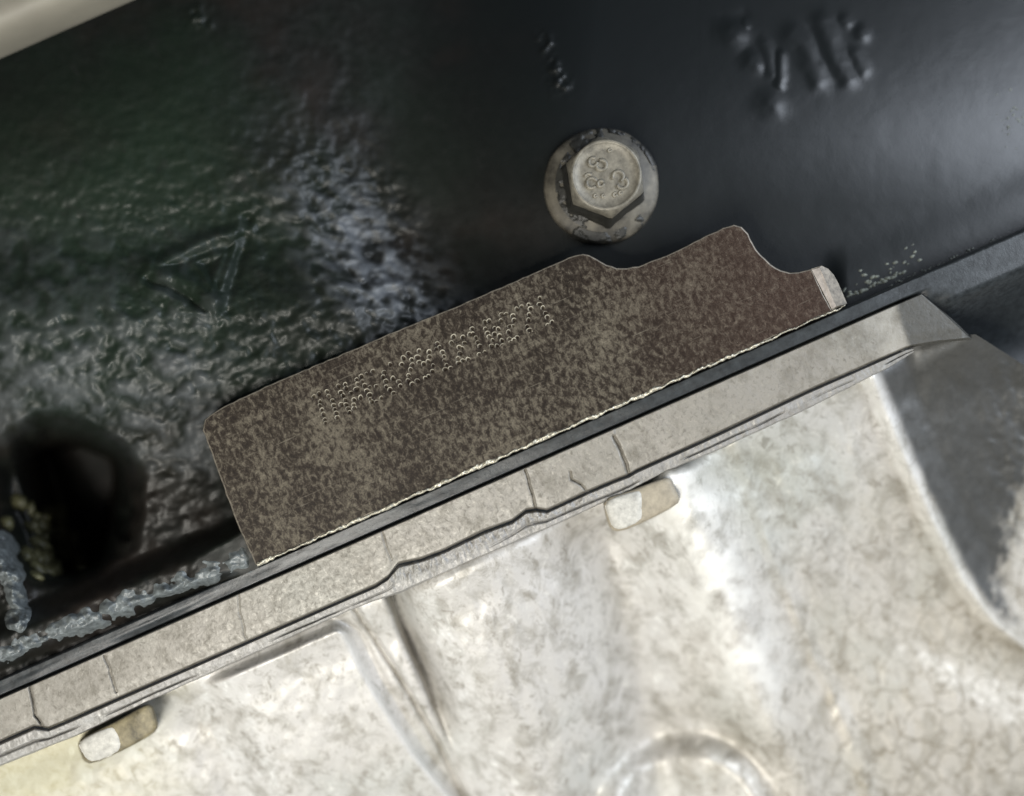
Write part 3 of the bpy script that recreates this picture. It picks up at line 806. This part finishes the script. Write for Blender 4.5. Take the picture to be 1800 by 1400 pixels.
def pan_depth(X, Y):
    base = np.where(X > 1600, np.minimum(lipb(X), 626 - 0.43 * (X - 1600)), lipb(X)); k = (Y - base) * 0.91                       # distance below the bead
    D = 10.2 - 2.0 * sm(80, 0, k) + 0.020 * np.clip(k, 0, 900) + 6.0 * sm(60, 440, k)
    # left raised panel with rounded top corner
    e1 = E1(Y) - X; tp = (Y - (1191 - 0.437 * (X - 377))) * 0.91
    q = 18.0
    hx = np.minimum(e1, 400) * 0.84
    sd = np.where((hx < q) & (tp < q), q - np.hypot(np.minimum(hx - q, 0), np.minimum(tp - q, 0)), np.minimum(hx, tp))
    D -= 3.2 * sm(-7, 14, sd) * sm(300, 420, X + (Y - 1200) * -0.45)
    D += 2.0 * gauss(X - (345 + 0.5 * (Y - 1200)), 48) * sm(0, 30, k)
    # channel wall, thin rib, dark undercut
    D -= 1.0 * sm(0, 8, X - E2(Y)) * sm(900, 700, X - 0.45 * (Y - 1050)) 
    D += 1.3 * gauss(X - E2(Y), 6) + 0.7 * gauss(sd + 16, 6) * sm(300, 420, X + (Y - 1200) * -0.45) * (Y > 1060)
    g3 = X - E3(Y)
    fade = sm(1330, 1180, Y)
    D += 5.5 * gauss(np.where(g3 < 0, g3 * 2.0, g3 * 0.75), 17) * fade
    # broad pillar right of it, then the valley, then the sharp bright ridge
    g = X - E3(Y); wv = np.maximum(V1(Y) - E3(Y), 120)
    t = np.clip(g / wv, 0, 1)
    D -= 6.2 * np.sin(np.pi * np.clip(t, 0, 1) ** 0.75) ** 1.4 * (g > 0) * sm(-60, 20, k)
    D += 5.2 * gauss(X - V1(Y), 66) * sm(0, 60, k)
    D -= 6.5 * gauss(np.where(X < RG(Y), X - RG(Y), (X - RG(Y)) * 0.8), 62) * sm(-30, 20, k)
    D -= 0.55 * gauss(X - RP(Y) - 10 * fbm(X, Y, 60, 131, 2), 14) * (0.6 + 1.6 * np.clip(fbm(X, Y, 40, 133, 2) + .3, 0, 1))
    # right panel slightly dished; bead and drop added to shape the shadow edge
    D += 1.6 * gauss(X - (ED(Y) - 130), 110)
    e = X - ED(Y)
    D -= 1.9 * gauss(e + 14, 16)
    D += 1.6 * sm(2, 60, e)
    D -= 2.6 * sm(110, 330, e + 60 * fbm(X, Y, 70, 135, 3))
    D -= 5.5 * sm(1590, 1720, X) * sm(120, 0, k)
    # round boss at the foot
    r = np.hypot(X - 1206, Y - 1456)
    D += 1.8 * gauss(r - 178, 36)
    D -= 3.4 * sm(172, 122, r)
    # foot of the right panel swells
    D -= 2.2 * sm(1120, 1330, Y) * sm(1380, 1600, X + 0.25 * (Y - 1200))
    # cast skin
    D -= 0.55 * fbm(X, Y, 70, 137, 3) + 0.40 * fbm(X, Y, 24, 139, 3, .5, 0.8, 1.3, -.4) * sm(0, 60, k)
    D -= 1.2 * fbm(X, Y, 20, 141, 3) * sm(1640, 1800, X + 0.15 * (Y - 900)) * sm(60, 150, e)
    D = np.maximum(D, 2.6 + 0 * k)
    return D

nx, nv = 1000, 310
xs = np.linspace(-800, 2600, nx); X = np.repeat(xs[:, None], nv, 1)
a = np.linspace(0, 1, nv)[None, :]
Y = (lipb(X) - 14) + (2100 - (lipb(X) - 14)) * a ** 1.15
D = pan_depth(X, Y)
me = grid_mesh('sump_body', P(X, Y, D), True)
fe = X - ED(Y) + 6 * fbm(X, Y, 26, 143, 3)
RB = yx([(1900, 560), (1850, 690), (1800, 800), (1765, 900), (1738, 1000), (1748, 1070), (1765, 1097)])
fr = X - RB(Y) - 22 + 55 * fbm(X, Y, 13, 145, 3, .6, .8, 1.2) + 40 * fbm(X, Y, 60, 149, 2)
attr(me, 'paint', sm(-5, 12, fe) * sm(25, -25, fr) * sm(1110, 1085, Y + 0 * X))  # cast shadow right of the edge, painted dark grey
wr = sm(-42, -28, fe) * sm(2, -10, fe) * 0.35 * sm(1150, 1050, Y)  # band of light along the shadow edge, painted pale
wn = np.clip(0.45 + 2.2 * fbm(X, Y, 34, 171, 4, .55), 0, 1)
wr = np.maximum(wr, gauss(X - RG(Y) + 2, 62) * np.clip(wn * 1.3, 0, 1) * sm(1310, 1150, Y))  # ridge highlight put into the colour
wr = np.maximum(wr, gauss(E1(Y) - X - 8, 9) * 0.5 * (Y > 1110))  # highlight on the panel's rounded edge, painted in
attr(me, 'painted_light', wr)
body = link('sump_body', me, M_PAN, sump)

# two lugs hanging under the bead: stained, each lit left half painted white
def slab(name, pts, d0, thick, m, parent, label, seed=0):
    pts = chaikin(pts, 1); n = len(pts)
    pts = np.array(pts); c = pts.mean(0)
    rows = []
    for f, dd in ((0.55, -.08), (0.86, 0.0), (0.96, 0.22), (1.0, 0.7), (1.02, thick)):
        q = c + (pts - c) * f
        rows.append(P(q[:, 0], q[:, 1], d0 + dd + 0.35 * fbm(q[:, 0], q[:, 1], 14, 150 + seed, 3)))
    verts = [tuple(v) for r in rows for v in r]
    faces = [tuple(range(n))]
    for r in range(4):
        for i in range(n):
            j = (i + 1) % n; faces.append((r * n + i, r * n + j, (r + 1) * n + j, (r + 1) * n + i))
    me = pydata(name, verts, faces)
    bm = bmesh.new(); bm.from_mesh(me); bmesh.ops.recalc_face_normals(bm, faces=bm.faces); bm.to_mesh(me); bm.free()
    return link(name, me, m, parent, label)
def lug(pts, patch, d, m, lab):
    o = slab('lug', pts, d, 7, m, sump, lab, int(pts[0][0]) % 7)
    slab('lit_patch', patch, d - 0.22, 0.6, M_TABW, o, None, int(pts[0][0]) % 5)
lug([(1060, 878), (1100, 866), (1168, 840), (1180, 842), (1186, 858), (1195, 876), (1190, 888), (1135, 917), (1090, 935), (1074, 931), (1066, 910)],
    [(1062, 884), (1080, 874), (1112, 864), (1128, 862), (1131, 880), (1133, 900), (1126, 917), (1092, 933), (1076, 928), (1068, 908)], 1.5, M_TABG, 'buff stained lug with its lit left half painted white')
lug([(137, 1304), (160, 1290), (205, 1268), (254, 1240), (266, 1240), (272, 1256), (278, 1276), (270, 1290), (215, 1320), (163, 1343), (148, 1338), (142, 1322)],
    [(138, 1308), (150, 1296), (185, 1280), (204, 1276), (211, 1290), (214, 1312), (206, 1324), (165, 1341), (150, 1335), (143, 1320)], 1.9, M_TABB, 'olive brown stained lug with its lit left half painted white')

# ================================================================== moulding in the upper left corner, close to the lens
ax, ay = np.array([-520., 332.]), np.array([520., -124.])     # its lower edge
n_, m_ = 40, 24
t = np.linspace(0, 1, n_)[:, None]; s = np.linspace(0, 1, m_)[None, :]
dx, dy = (ay - ax) / np.hypot(*(ay - ax)); nxv, nyv = dy, -dx
ex = ax[0] + (ay[0] - ax[0]) * t; ey = ax[1] + (ay[1] - ax[1]) * t
off = 330 * s ** 1.3
X = ex + nxv * off; Y = ey + nyv * off
D = -20 + 9 * (1 - np.clip(off / 75, 0, 1)) ** 2.0 + 0 * t
V = P(X, Y, D)
skirt = P(X[:, :1] + 4 * nxv, Y[:, :1] + 4 * nyv, D[:, :1] + 12)
V = np.concatenate([skirt, V], 1)
cov = link('edge_moulding', grid_mesh('edge_moulding', V, False), M_COVER, None)
cov['kind'] = 'thing'
tag(cov, 'blurred beige moulding across the corner of the black block', 'moulding')
